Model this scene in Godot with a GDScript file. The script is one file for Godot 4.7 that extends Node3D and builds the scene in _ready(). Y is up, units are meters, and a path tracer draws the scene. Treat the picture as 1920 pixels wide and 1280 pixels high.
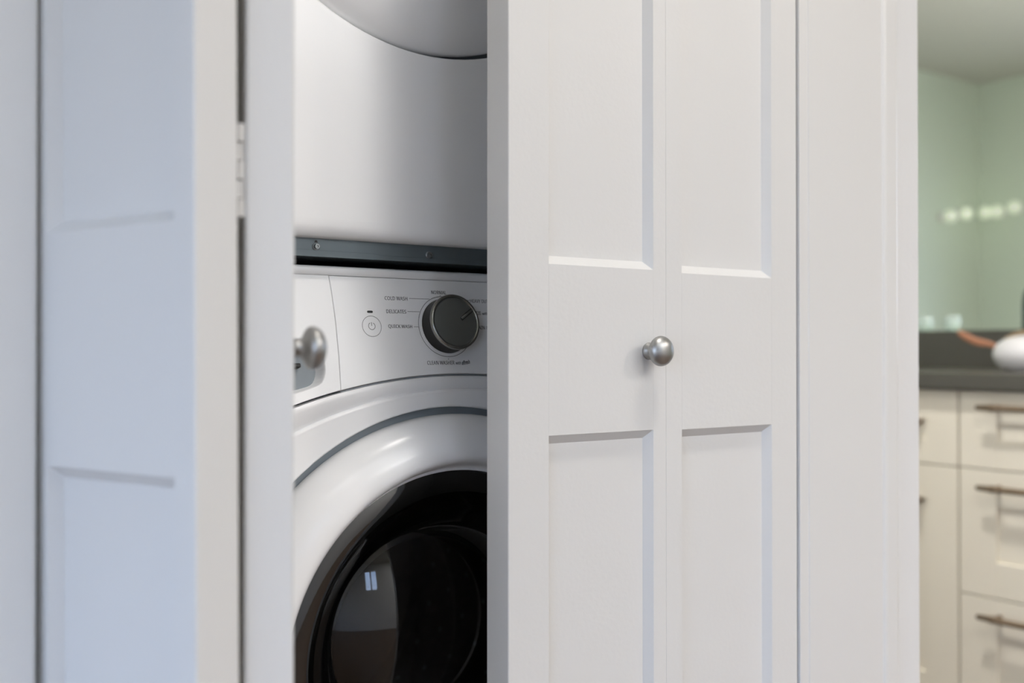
extends Node3D
# Axes: x runs right along the closet wall, y up, -z into the closet. P(u, v, w) = u along the wall, v height, w depth.

const FLAT := 0xFFFFFFFF
const EYE := 0.967
const DOOR_W := 0.88          # depth of the closed doors' front face
var M := {}


func _ready() -> void:
	# ---- camera -------------------------------------------------------------
	var cam := Camera3D.new()
	cam.name = "camera"
	var psi := deg_to_rad(35.3)
	var pitch := atan(17.0 / 2000.0)
	cam.position = Vector3(0, EYE, 0)
	cam.rotation = Vector3(pitch, -psi, 0)
	cam.near = 0.02
	cam.far = 60.0
	var attr := CameraAttributesPhysical.new()
	attr.frustum_focal_length = 37.5      # 2000 px over a 1280 px high frame
	attr.frustum_focus_distance = 1.16
	attr.frustum_near = 0.02
	attr.frustum_far = 60.0
	attr.exposure_aperture = 2.8
	cam.attributes = attr
	add_child(cam)
	cam.current = true

	# ---- sky, exposure ------------------------------------------------------
	var env := Environment.new()
	env.background_mode = Environment.BG_SKY
	var sm := ProceduralSkyMaterial.new()
	sm.sky_top_color = Color(0.31, 0.448, 0.71).linear_to_srgb()
	sm.sky_horizon_color = Color(0.54, 0.604, 0.73).linear_to_srgb()
	sm.ground_horizon_color = Color(0.60, 0.64, 0.70)
	sm.ground_bottom_color = Color(0.42, 0.44, 0.46)
	sm.sun_angle_max = 1.0
	var sky := Sky.new()
	sky.sky_material = sm
	env.sky = sky
	env.background_energy_multiplier = 10.9
	env.tonemap_mode = Environment.TONE_MAPPER_LINEAR
	env.tonemap_exposure = 0.985
	env.sdfgi_enabled = true
	env.ssao_enabled = true
	env.ssil_enabled = true
	var we := WorldEnvironment.new()
	we.name = "world_environment"
	we.environment = env
	add_child(we)

	# ---- lamps (fittings and their light) -----------------------------------
	make_materials()
	panel_light(P(0.70, 2.44, -0.95), Vector2(1.5, 0.35), 1.1, Color(0.975, 0.985, 1.0), "long white ceiling panel light over the hall, nearer the closet")
	panel_light(P(1.65, 2.44, -1.95), Vector2(1.2, 0.35), 3.9, Color(0.99, 0.99, 0.985), "long white ceiling panel light over the hall, nearer the rear wall")
	ceiling_light(Vector3(0.87, 2.44, -0.38), 1.35, Color(1.0, 0.98, 0.955), "round recessed downlight in the hall ceiling close over the closet doors", 0.11)
	ceiling_light(Vector3(1.65, 2.44, -1.30), 3.0, Color(1.0, 1.0, 1.0), "round recessed downlight in the kitchen ceiling before the cream cabinets")
	ceiling_light(Vector3(2.6, 2.44, 1.20), 6.8, Color(1.0, 0.96, 0.93), "round recessed downlight in the ceiling between hall and kitchen", 0.11)
	pendant_light(P(3.9, 1.45, 1.6), 1.0, Color(1.0, 1.0, 0.98))

	# ---- the setting --------------------------------------------------------
	room()
	closet_trim()
	doors()
	# ---- the things ---------------------------------------------------------
	washer()
	dryer()
	kitchen()


# ============================================================ small helpers
func P(u: float, v: float, w: float) -> Vector3:
	return Vector3(u, v, -w)


func mb() -> SurfaceTool:
	var st := SurfaceTool.new()
	st.begin(Mesh.PRIMITIVE_TRIANGLES)
	return st


func tri(st: SurfaceTool, a: Vector3, b: Vector3, c: Vector3, hint: Vector3, grp := FLAT) -> void:
	var n := (a - c).cross(a - b)
	if n.length_squared() < 1e-22:
		return
	st.set_smooth_group(grp)
	st.add_vertex(a)
	if n.dot(hint) >= 0.0:
		st.add_vertex(b)
		st.add_vertex(c)
	else:
		st.add_vertex(c)
		st.add_vertex(b)


func quad(st: SurfaceTool, a: Vector3, b: Vector3, c: Vector3, d: Vector3, hint: Vector3, grp := FLAT) -> void:
	tri(st, a, b, c, hint, grp)
	tri(st, a, c, d, hint, grp)


func strip(st: SurfaceTool, a: PackedVector3Array, b: PackedVector3Array, hint: Vector3, closed := true, grp := FLAT, centre = null) -> void:
	# quads between two lines of points; with a centre the faces look towards it
	var n := a.size()
	for i in (n if closed else n - 1):
		var j := (i + 1) % n
		var h := hint
		if centre != null:
			h = (centre as Vector3) - (a[i] + b[j]) * 0.5
		quad(st, a[i], a[j], b[j], b[i], h, grp)


func box(st: SurfaceTool, lo: Vector3, hi: Vector3, bevel := 0.0) -> void:
	# a box with chamfered edges
	var c := (lo + hi) * 0.5
	var h := (hi - lo).abs() * 0.5
	var b := minf(bevel, minf(h.x, minf(h.y, h.z)) * 0.49)
	var at := func(sx: float, sy: float, sz: float, ax: int) -> Vector3:
		# the corner's point on the face across axis ax
		var p := Vector3(sx * (h.x - b), sy * (h.y - b), sz * (h.z - b))
		p[ax] += b * (sx if ax == 0 else sy if ax == 1 else sz)
		return c + p
	for s in [-1.0, 1.0]:
		quad(st, at.call(s, -1, -1, 0), at.call(s, 1, -1, 0), at.call(s, 1, 1, 0), at.call(s, -1, 1, 0), Vector3(s, 0, 0))
		quad(st, at.call(-1, s, -1, 1), at.call(1, s, -1, 1), at.call(1, s, 1, 1), at.call(-1, s, 1, 1), Vector3(0, s, 0))
		quad(st, at.call(-1, -1, s, 2), at.call(1, -1, s, 2), at.call(1, 1, s, 2), at.call(-1, 1, s, 2), Vector3(0, 0, s))
	if b <= 0.0:
		return
	for s in [-1.0, 1.0]:
		for t in [-1.0, 1.0]:
			quad(st, at.call(s, t, -1, 0), at.call(s, t, 1, 0), at.call(s, t, 1, 1), at.call(s, t, -1, 1), Vector3(s, t, 0))
			quad(st, at.call(s, -1, t, 0), at.call(s, 1, t, 0), at.call(s, 1, t, 2), at.call(s, -1, t, 2), Vector3(s, 0, t))
			quad(st, at.call(-1, s, t, 1), at.call(1, s, t, 1), at.call(1, s, t, 2), at.call(-1, s, t, 2), Vector3(0, s, t))
			for r in [-1.0, 1.0]:
				tri(st, at.call(s, t, r, 0), at.call(s, t, r, 1), at.call(s, t, r, 2), Vector3(s, t, r))


func pbox(st: SurfaceTool, u0: float, u1: float, v0: float, v1: float, w0: float, w1: float, bevel := 0.0) -> void:
	box(st, Vector3(u0, v0, -w1), Vector3(u1, v1, -w0), bevel)


func lathe(st: SurfaceTool, prof: Array, xf: Transform3D, seg := 64, sharp := 35.0) -> void:
	# prof: [radius, height, (optional) shift of the centre along local y]; the axis is local z, the outside is to the left of the way the profile runs
	var grp := 1
	var rings: Array[PackedVector3Array] = []
	for p in prof:
		var ring := PackedVector3Array()
		var sh: float = p[2] if p.size() > 2 else 0.0
		for i in seg:
			var a := TAU * i / seg
			ring.append(xf * Vector3(cos(a) * p[0], sin(a) * p[0] + sh, p[1]))
		rings.append(ring)
	for k in prof.size() - 1:
		var d := Vector2(prof[k + 1][0] - prof[k][0], prof[k + 1][1] - prof[k][1])
		if d.length() < 1e-7:
			continue
		if k > 0:
			var e := Vector2(prof[k][0] - prof[k - 1][0], prof[k][1] - prof[k - 1][1])
			if e.length() > 1e-7 and absf(rad_to_deg(e.angle_to(d))) > sharp:
				grp += 1
		var n := Vector2(-d.y, d.x).normalized()
		for i in seg:
			var j := (i + 1) % seg
			var a := TAU * (i + 0.5) / seg
			var hint := xf.basis * Vector3(cos(a) * n.x, sin(a) * n.x, n.y)
			if prof[k][0] < 1e-7:
				tri(st, rings[k][i], rings[k + 1][i], rings[k + 1][j], hint, grp)
			elif prof[k + 1][0] < 1e-7:
				tri(st, rings[k][i], rings[k][j], rings[k + 1][i], hint, grp)
			else:
				quad(st, rings[k][i], rings[k][j], rings[k + 1][j], rings[k + 1][i], hint, grp)


func smooth_prof(pts: Array, n := 4) -> Array:
	# Catmull-Rom through the points of a profile
	var out := []
	for i in pts.size() - 1:
		var p0 := Vector2(pts[maxi(i - 1, 0)][0], pts[maxi(i - 1, 0)][1])
		var p1 := Vector2(pts[i][0], pts[i][1])
		var p2 := Vector2(pts[i + 1][0], pts[i + 1][1])
		var p3 := Vector2(pts[mini(i + 2, pts.size() - 1)][0], pts[mini(i + 2, pts.size() - 1)][1])
		for k in n:
			var q := p1.cubic_interpolate(p2, p0, p3, float(k) / n)
			out.append([maxf(q.x, 0.0), q.y])
	out.append([pts[-1][0], pts[-1][1]])
	return out


func tube(st: SurfaceTool, pts: PackedVector3Array, rad: PackedFloat32Array, seg := 14, flat := 1.0) -> void:
	var rings: Array[PackedVector3Array] = []
	var up := Vector3.UP
	for k in pts.size():
		var t := (pts[mini(k + 1, pts.size() - 1)] - pts[maxi(k - 1, 0)]).normalized()
		if absf(t.dot(up)) > 0.95:
			up = Vector3.RIGHT
		var s := t.cross(up).normalized()
		var q := s.cross(t).normalized()
		var ring := PackedVector3Array()
		for i in seg:
			var a := TAU * i / seg
			ring.append(pts[k] + (s * cos(a) * flat + q * sin(a)) * rad[k])
		rings.append(ring)
	for k in pts.size() - 1:
		for i in seg:
			var j := (i + 1) % seg
			quad(st, rings[k][i], rings[k][j], rings[k + 1][j], rings[k + 1][i], (rings[k][i] + rings[k + 1][j]) * 0.5 - (pts[k] + pts[k + 1]) * 0.5, 1)
	for e in [0, pts.size() - 1]:
		for i in seg:
			tri(st, pts[e], rings[e][i], rings[e][(i + 1) % seg], pts[e] - pts[1 if e == 0 else e - 1])


func ray_poly(poly: PackedVector2Array, c: Vector2, dir: Vector2) -> float:
	var best := 0.0
	for i in poly.size():
		var a := poly[i] - c
		var e := poly[(i + 1) % poly.size()] - poly[i]
		var den := dir.cross(e)
		if absf(den) < 1e-12:
			continue
		var t := a.cross(e) / den
		var s := a.cross(dir) / den
		if t > 0.0 and s >= -1e-6 and s <= 1.000001:
			best = maxf(best, t)
	return best


func build(called: String, st: SurfaceTool, mat: Material, parent: Node = self) -> MeshInstance3D:
	st.generate_normals()
	var o := MeshInstance3D.new()
	o.name = called
	o.mesh = st.commit()
	o.material_override = null
	o.set_surface_override_material(0, mat)
	o.cast_shadow = GeometryInstance3D.SHADOW_CASTING_SETTING_ON
	parent.add_child(o, true)
	return o


func thing(called: String, label: String, category: String, at := Vector3.ZERO, group := "") -> Node3D:
	var o := Node3D.new()
	o.name = called
	add_child(o, true)
	o.position = at
	tag(o, label, category, group)
	return o


func tag(o: Node, label: String, category: String, group := "") -> void:
	o.set_meta("label", label)
	o.set_meta("category", category)
	if group != "":
		o.set_meta("group", group)


func struct(called: String, st: SurfaceTool, mat: Material, label: String, category: String) -> MeshInstance3D:
	var o := build(called, st, mat)
	o.set_meta("kind", "structure")
	tag(o, label, category)
	return o


# ============================================================ materials
func pm(c: Color, rough := 0.5, metal := 0.0) -> StandardMaterial3D:
	var m := StandardMaterial3D.new()
	m.albedo_color = c
	m.roughness = rough
	m.metallic = metal
	return m


func noise_tex(freq: float, normal: bool, s := 1, size := 256, strength := 2.0) -> NoiseTexture2D:
	var n := FastNoiseLite.new()
	n.seed = s
	n.frequency = freq
	n.noise_type = FastNoiseLite.TYPE_SIMPLEX_SMOOTH
	n.fractal_octaves = 4
	var t := NoiseTexture2D.new()
	t.width = size
	t.height = size
	t.seamless = true
	t.as_normal_map = normal
	t.bump_strength = strength
	t.noise = n
	return t


func bumpy(m: StandardMaterial3D, tex: Texture2D, per_metre: float, amount: float) -> StandardMaterial3D:
	m.normal_enabled = true
	m.normal_texture = tex
	m.normal_scale = amount
	m.uv1_triplanar = true
	m.uv1_scale = Vector3.ONE * per_metre
	return m


func make_materials() -> void:
	var peel := noise_tex(0.05, true, 3)
	M.door = bumpy(pm(Color(0.84, 0.835, 0.825), 0.42), peel, 9.0, 0.10)
	M.trim = bumpy(pm(Color(0.84, 0.835, 0.825), 0.40), peel, 9.0, 0.06)
	M.wall = bumpy(pm(Color(0.84, 0.838, 0.835), 0.75), peel, 6.0, 0.12)
	M.green = bumpy(pm(Color(0.785, 0.825, 0.76), 0.45), peel, 4.0, 0.08)
	M.ceiling = bumpy(pm(Color(0.77, 0.765, 0.73), 0.85), peel, 5.0, 0.15)
	M.closet = pm(Color(0.90, 0.90, 0.90), 0.8)
	M.enamel = pm(Color(0.95, 0.952, 0.955), 0.24)
	M.plastic = pm(Color(0.95, 0.952, 0.955), 0.34)
	M.dark_gap = pm(Color(0.50, 0.53, 0.55), 0.6)
	M.black = pm(Color(0.02, 0.02, 0.02), 0.5)
	M.dial_body = pm(Color(0.055, 0.052, 0.045), 0.45)
	M.dial_face = pm(Color(0.46, 0.47, 0.455), 0.42, 0.6)
	M.dial_rim = pm(Color(0.60, 0.60, 0.58), 0.22, 1.0)
	M.print = pm(Color(0.13, 0.14, 0.16), 0.6)
	M.led = pm(Color(0.06, 0.09, 0.09), 0.3)
	M.steel = pm(Color(0.41, 0.45, 0.47), 0.45, 0.5)
	M.screw = pm(Color(0.55, 0.57, 0.58), 0.3, 1.0)
	M.rubber = pm(Color(0.11, 0.11, 0.11), 0.6)
	M.drum = pm(Color(0.42, 0.40, 0.38), 0.35, 1.0)
	M.smoke = pm(Color(0.03, 0.03, 0.028), 0.06)
	M.smoke.metallic_specular = 0.7
	M.groove = pm(Color(0.52, 0.55, 0.57), 0.5)
	var gl := pm(Color(0.9, 0.92, 0.92, 0.08), 0.02)
	gl.transparency = BaseMaterial3D.TRANSPARENCY_ALPHA
	M.glass = gl
	var sg := pm(Color(0.02, 0.02, 0.018, 0.32), 0.03)
	sg.metallic_specular = 0.7
	sg.clearcoat_enabled = true
	sg.clearcoat = 1.0
	sg.clearcoat_roughness = 0.03
	sg.transparency = BaseMaterial3D.TRANSPARENCY_ALPHA
	M.smoke_glass = sg
	var kn := pm(Color(0.66, 0.66, 0.655), 0.40, 1.0)
	M.nickel = kn
	M.bronze = pm(Color(0.50, 0.43, 0.35), 0.42, 0.7)
	M.cream = pm(Color(0.90, 0.865, 0.79), 0.40)
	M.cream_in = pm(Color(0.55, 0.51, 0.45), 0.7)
	var stone := pm(Color(0.295, 0.28, 0.235), 0.34)
	stone.metallic_specular = 0.7
	var ct := NoiseTexture2D.new()
	var cn := FastNoiseLite.new()
	cn.seed = 12
	cn.frequency = 0.12
	ct.noise = cn
	ct.seamless = true
	ct.width = 256
	ct.height = 256
	var ramp := Gradient.new()
	ramp.set_color(0, Color(0.84, 0.84, 0.82))
	ramp.set_color(1, Color(1, 1, 1))
	ct.color_ramp = ramp
	stone.albedo_texture = ct
	stone.uv1_triplanar = true
	stone.uv1_scale = Vector3.ONE * 5.0
	M.stone = stone
	M.ceramic = pm(Color(0.85, 0.835, 0.825), 0.25)
	M.wood_a = pm(Color(0.68, 0.47, 0.35), 0.5)
	M.wood_b = pm(Color(0.70, 0.59, 0.46), 0.55)
	M.bottle = pm(Color(0.16, 0.20, 0.20), 0.15)
	M.tumbler = pm(Color(0.74, 0.80, 0.755), 0.12)
	var fl := pm(Color(0.42, 0.335, 0.27), 0.35)
	fl.albedo_texture = ct
	fl.uv1_triplanar = true
	fl.uv1_scale = Vector3(1.2, 1.2, 9.0)
	M.floor = fl
	var lamp := pm(Color(0.95, 0.93, 0.9), 0.5)
	lamp.emission_enabled = true
	lamp.emission = Color(1.0, 0.93, 0.84)
	lamp.emission_energy_multiplier = 6.0
	M.lamp = lamp
	var pl := pm(Color(0.95, 0.95, 0.95), 0.5)
	pl.emission_enabled = true
	pl.emission = Color(0.96, 0.98, 1.0)
	pl.emission_energy_multiplier = 0.8
	M.panel_lamp = pl
	var globe := pm(Color(0.95, 0.95, 0.93), 0.4)
	globe.emission_enabled = true
	globe.emission = Color(1.0, 0.97, 0.9)
	globe.emission_energy_multiplier = 0.8
	M.globe = globe
	var bead := pm(Color(0.92, 0.93, 0.88), 0.4)
	bead.emission_enabled = true
	bead.emission = Color(0.86, 0.92, 0.78)
	bead.emission_energy_multiplier = 0.30
	M.bead = bead


# ============================================================ lamps
func ceiling_light(at: Vector3, energy: float, color: Color, label: String, rad := 0.052) -> void:
	var t := thing("ceiling_light", label, "ceiling light", at)
	var xf := Transform3D(Basis(Vector3.RIGHT, PI / 2), Vector3.ZERO)   # local z points down
	var st := mb()
	lathe(st, [[rad, -0.002], [rad, 0.004], [rad + 0.006, 0.007], [rad + 0.018, 0.006], [rad + 0.024, 0.001], [rad + 0.024, 0.0]], xf, 48)
	build("trim_ring", st, M.trim, t)
	st = mb()
	lathe(st, [[0.0, 0.002], [rad, 0.002]], xf, 40)
	build("diffuser", st, M.lamp, t)
	var l := SpotLight3D.new()
	l.name = "lamp"
	l.position = Vector3(0, -0.012, 0)
	l.rotation = Vector3(-PI / 2, 0, 0)
	l.light_color = color
	l.light_energy = energy
	l.light_size = rad
	l.spot_angle = 80.0
	l.spot_angle_attenuation = 0.7
	l.spot_range = 12.0
	l.spot_attenuation = 2.0
	l.shadow_enabled = true
	t.add_child(l, true)


func panel_light(at: Vector3, size: Vector2, energy: float, color: Color, label: String) -> void:
	var t := thing("panel_light", label, "ceiling light", at)
	var st := mb()
	var h := size * 0.5
	for e in [[-h.x - 0.02, h.x + 0.02, -h.y - 0.02, -h.y], [-h.x - 0.02, h.x + 0.02, h.y, h.y + 0.02], [-h.x - 0.02, -h.x, -h.y, h.y], [h.x, h.x + 0.02, -h.y, h.y]]:
		box(st, Vector3(e[0], -0.022, e[2]), Vector3(e[1], 0.0, e[3]), 0.002)
	build("frame", st, M.trim, t)
	st = mb()
	box(st, Vector3(-h.x, -0.014, -h.y), Vector3(h.x, -0.004, h.y))
	build("diffuser", st, M.panel_lamp, t)
	var l := AreaLight3D.new()
	l.name = "lamp"
	l.position = Vector3(0, -0.020, 0)
	l.rotation = Vector3(-PI / 2, 0, 0)
	l.area_size = size
	l.light_color = color
	l.light_energy = energy
	l.area_range = 12.0
	l.shadow_enabled = true
	t.add_child(l, true)


func pendant_light(at: Vector3, energy: float, color: Color) -> void:
	var t := thing("pendant_light", "round white glass pendant lamp hanging in the green room", "pendant lamp", at)
	var up := Basis(Vector3.RIGHT, -PI / 2)
	var st := mb()
	var gp := []
	for k in 25:
		gp.append([sin(PI * k / 24.0) * 0.13, cos(PI * k / 24.0) * 0.13])
		lathe(st, gp, Transform3D(up, Vector3.ZERO), 48)
	build("globe", st, M.globe, t)
	st = mb()
	lathe(st, [[0.0, 0.165], [0.022, 0.165], [0.028, 0.155], [0.030, 0.122], [0.0, 0.122]], Transform3D(up, Vector3.ZERO), 32)
	build("cap", st, M.bronze, t)
	st = mb()
	tube(st, PackedVector3Array([Vector3(0, 0.16, 0), Vector3(0, 2.42 - at.y, 0)]), PackedFloat32Array([0.003, 0.003]), 10)
	build("cord", st, M.rubber, t)
	st = mb()
	lathe(st, [[0.0, 2.415 - at.y], [0.05, 2.415 - at.y], [0.05, 2.44 - at.y], [0.0, 2.44 - at.y]], Transform3D(up, Vector3.ZERO), 32)
	build("ceiling_rose", st, M.bronze, t)
	var l := OmniLight3D.new()
	l.name = "lamp"
	l.light_color = color
	l.light_energy = energy
	l.light_size = 0.12
	l.omni_range = 12.0
	l.omni_attenuation = 2.0
	l.shadow_enabled = true
	t.add_child(l, true)


# ============================================================ room
func room() -> void:
	var st := mb()
	pbox(st, -1.75, 5.70, -0.10, 0.0, -2.75, 3.45)
	struct("floor", st, M.floor, "dark brown wooden floor under the hall and kitchen", "floor")
	st = mb()
	pbox(st, -1.75, 5.70, 2.44, 2.54, -2.75, 3.45)
	struct("ceiling", st, M.ceiling, "plain pale ceiling over the hall and the green room", "ceiling")

	# closet wall: left of the opening, over it, and right of it up to the rounded corner
	st = mb()
	pbox(st, -1.65, 0.150, 0.0, 2.44, 0.8865, 0.9935)
	pbox(st, 0.150, 1.0661, 2.05, 2.44, 0.8865, 0.9935)
	pbox(st, 1.0661, 1.3284, 0.0, 2.44, 0.8865, 0.9935, 0.006)
	struct("wall_front", st, M.wall, "white closet wall around the folding doors, ending at a corner before the kitchen", "wall")
	# closet interior
	st = mb()
	pbox(st, 0.02, 0.10, 0.0, 2.44, 0.9935, 1.95)
	pbox(st, 1.2484, 1.3284, 0.0, 2.44, 0.9935, 3.32)
	pbox(st, 0.02, 1.3284, 0.0, 2.44, 1.87, 1.95)
	struct("wall_closet", st, M.closet, "plain inner walls of the closet around the stacked machines", "wall")
	# hall left wall with a window
	st = mb()
	pbox(st, -1.75, -1.65, 0.0, 2.44, -2.75, -2.0)
	pbox(st, -1.75, -1.65, 0.0, 2.44, 0.70, 0.9935)
	pbox(st, -1.75, -1.65, 0.0, 0.30, -2.0, 0.70)
	pbox(st, -1.75, -1.65, 1.75, 2.44, -2.0, 0.70)
	struct("wall_left", st, M.wall, "white hall wall with a wide window behind the photographer", "wall")
	window_unit("window_1", true, -1.70, -2.0, 0.70, 0.30, 1.75, "wide white framed window letting daylight into the hall from the left")
	# wall behind the camera with a second window
	st = mb()
	pbox(st, -1.75, -0.05, 0.0, 2.44, -2.75, -2.65)
	pbox(st, 0.50, 5.70, 0.0, 2.44, -2.75, -2.65)
	pbox(st, -0.05, 0.50, 0.0, 1.4, -2.75, -2.65)
	pbox(st, -0.05, 0.50, 2.25, 2.44, -2.75, -2.65)
	struct("wall_rear", st, M.wall, "white hall wall behind the photographer, facing the closet", "wall")
	window_unit("window_2", false, -2.70, -0.05, 0.50, 1.4, 2.25, "small white framed window high in the wall opposite the closet")
	# the green room behind the kitchen
	st = mb()
	pbox(st, 1.3284, 5.70, 0.0, 2.44, 3.32, 3.45)
	struct("wall_back", st, M.green, "far sage green wall beyond the kitchen, left of the room corner", "wall")
	st = mb()
	pbox(st, 5.52, 5.70, 0.0, 2.44, -2.75, 0.4)
	pbox(st, 5.52, 5.70, 0.0, 2.44, 2.4, 3.32)
	pbox(st, 5.52, 5.70, 0.0, 0.9, 0.4, 2.4)
	pbox(st, 5.52, 5.70, 2.2, 2.44, 0.4, 2.4)
	struct("wall_right", st, M.green, "sage green side wall beyond the kitchen, right of the room corner", "wall")
	window_unit("window_3", true, 5.61, 0.4, 2.4, 0.9, 2.2, "white framed window in the green side wall, beyond the right edge of the view")
	st = mb()
	pbox(st, 1.2284, 1.3404, 0.0, 0.12, 0.8725, 0.8865, 0.002)
	struct("baseboard_right", st, M.trim, "short white baseboard between the door casing and the wall corner", "baseboard")


func window_unit(called: String, side: bool, at: float, a: float, b: float, v0: float, v1: float, label: String) -> void:
	# a frame of four bars with a mullion and two panes; side: in the left wall (a..b are depths), else in the rear wall (a..b along the wall)
	var t := Node3D.new()
	t.name = called
	add_child(t, true)
	t.set_meta("kind", "structure")
	tag(t, label, "window")
	var bar := func(called_: String, p0: float, p1: float, q0: float, q1: float, thick: float, mat: Material) -> void:
		var st := mb()
		if side:
			pbox(st, at - thick, at + thick, q0, q1, p0, p1, 0.004 if thick > 0.01 else 0.0)
		else:
			pbox(st, p0, p1, q0, q1, at - thick, at + thick, 0.004 if thick > 0.01 else 0.0)
		build(called_, st, mat, t)
	bar.call("frame", a, a + 0.06, v0, v1, 0.045, M.trim)
	bar.call("frame", b - 0.06, b, v0, v1, 0.045, M.trim)
	bar.call("frame", a + 0.06, b - 0.06, v0, v0 + 0.06, 0.045, M.trim)
	bar.call("frame", a + 0.06, b - 0.06, v1 - 0.06, v1, 0.045, M.trim)
	var mid := (a + b) * 0.5
	bar.call("mullion", mid - 0.025, mid + 0.025, v0 + 0.06, v1 - 0.06, 0.035, M.trim)
	bar.call("pane", a + 0.06, mid - 0.025, v0 + 0.06, v1 - 0.06, 0.002, M.glass)
	bar.call("pane", mid + 0.025, b - 0.06, v0 + 0.06, v1 - 0.06, 0.002, M.glass)


func profile_post(st: SurfaceTool, prof: Array, v0: float, v1: float) -> void:
	# upright moulding: prof is a closed outline of [u, w]
	var lo := PackedVector3Array()
	var hi := PackedVector3Array()
	var c := Vector3.ZERO
	for p in prof:
		lo.append(P(p[0], v0, p[1]))
		hi.append(P(p[0], v1, p[1]))
		c += P(p[0], (v0 + v1) * 0.5, p[1]) / prof.size()
	for i in prof.size():
		var j := (i + 1) % prof.size()
		var e := lo[j] - lo[i]
		quad(st, lo[i], lo[j], hi[j], hi[i], e.cross(Vector3.UP) * signf(e.cross(Vector3.UP).dot((lo[i] + lo[j]) * 0.5 - Vector3(c.x, v0, c.z))))
	var poly := PackedVector2Array()
	for p in prof:
		poly.append(Vector2(p[0], p[1]))
	var ix := Geometry2D.triangulate_polygon(poly)
	for k in range(0, ix.size(), 3):
		tri(st, hi[ix[k]], hi[ix[k + 1]], hi[ix[k + 2]], Vector3.UP)
		tri(st, lo[ix[k]], lo[ix[k + 1]], lo[ix[k + 2]], Vector3.DOWN)


func closet_trim() -> void:
	var w0 := 0.8865
	var f := 0.8760
	var st := mb()
	profile_post(st, [[0.1750, w0 - 0.0005], [0.1750, f + 0.002], [0.1730, f], [0.030, f], [0.026, f - 0.002], [0.004, f - 0.002], [0.0, f + 0.003], [0.0, w0 - 0.0005]], 0.0, 2.12)
	struct("trim_1", st, M.trim, "white door casing at the left edge, beside the folded doors", "door casing")
	st = mb()
	profile_post(st, [[1.0603, w0 - 0.0005], [1.0603, f + 0.0016], [1.0608, f + 0.0011], [1.0762, f + 0.0011], [1.0772, f], [1.2255, f], [1.2285, f - 0.0022], [1.2320, f - 0.0030], [1.2535, f - 0.0030], [1.2575, f - 0.0012], [1.2590, f + 0.003], [1.2590, w0 - 0.0005]], 0.12, 2.12)
	struct("trim_2", st, M.trim, "white door casing right of the closed folding doors", "door casing")
	st = mb()
	pbox(st, 0.1750, 1.0603, 2.035, 2.12, f, w0 - 0.0005, 0.002)
	struct("trim_3", st, M.trim, "white head casing over the closet opening", "door casing")
	st = mb()
	pbox(st, 1.0605, 1.0661, 0.0, 2.05, w0, 0.9935, 0.0005)
	struct("trim_4", st, M.trim, "white jamb board beside the closed folding doors", "door jamb")
	st = mb()
	pbox(st, 0.150, 0.156, 0.0, 2.05, w0, 0.9935, 0.0005)
	struct("trim_5", st, M.trim, "white jamb board behind the left casing", "door jamb")


# ============================================================ the folding doors
func leaf(t: Node3D, width: float, thick: float, sl: float, sr: float, drop := 0.0, cl := 0.0006, cr := 0.0006) -> void:
	# local axes: x from 0 to width, y up, front face at z = 0
	var v0 := 0.018
	var v1 := 2.030
	var m0 := 0.8788 - drop
	var m1 := 1.0570 - drop
	var bot := 0.22
	var top := 1.915
	var b := 0.00006
	var q := 0.0001
	var st := mb()
	profile_post(st, [[cl, 0.0], [sl - q, 0.0], [sl, q], [sl, thick - q], [sl - q, thick], [cl, thick], [cl * 0.3, thick - cl * 0.3], [0.0, thick - cl], [0.0, cl], [cl * 0.3, cl * 0.3]], v0, v1)
	build("stile", st, M.door, t)
	st = mb()
	profile_post(st, [[width - cr, 0.0], [width - sr + q, 0.0], [width - sr, q], [width - sr, thick - q], [width - sr + q, thick], [width - cr, thick], [width - cr * 0.3, thick - cr * 0.3], [width, thick - cr], [width, cr], [width - cr * 0.3, cr * 0.3]], v0, v1)
	build("stile", st, M.door, t)
	for r in [[v0, bot], [m0, m1], [top, v1]]:
		st = mb()
		box(st, Vector3(sl, r[0], -thick), Vector3(width - sr, r[1], 0), b)
		build("rail", st, M.door, t)
	for r in [[bot, m0], [m1, top]]:
		build("panel", panel_shape(sl, width - sr, r[0], r[1], thick), M.door, t)


func panel_shape(x0: float, x1: float, y0: float, y1: float, thick: float) -> SurfaceTool:
	# a recessed field with sloped sticking on all four sides, front and back
	var st := mb()
	var bw := 0.0075
	var bh := 0.0093
	var d := 0.0098
	var g := 0.0002
	for s in [0, 1]:
		var z := -g if s == 0 else -thick + g
		var zi := -d if s == 0 else -thick + d
		var n := Vector3(0, 0, 1 if s == 0 else -1)
		var o := [Vector3(x0, y0, z), Vector3(x1, y0, z), Vector3(x1, y1, z), Vector3(x0, y1, z)]
		var i := [Vector3(x0 + bw, y0 + bh, zi), Vector3(x1 - bw, y0 + bh, zi), Vector3(x1 - bw, y1 - bh, zi), Vector3(x0 + bw, y1 - bh, zi)]
		for k in 4:
			quad(st, o[k], o[(k + 1) % 4], i[(k + 1) % 4], i[k], n)
		quad(st, i[0], i[1], i[2], i[3], n)
	for e in [[x0, y0, x1, y0], [x1, y0, x1, y1], [x1, y1, x0, y1], [x0, y1, x0, y0]]:
		quad(st, Vector3(e[0], e[1], -g), Vector3(e[2], e[3], -g), Vector3(e[2], e[3], -thick + g), Vector3(e[0], e[1], -thick + g), Vector3(e[0] + e[2] - x0 - x1, e[1] + e[3] - y0 - y1, 0))
	return st


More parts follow.
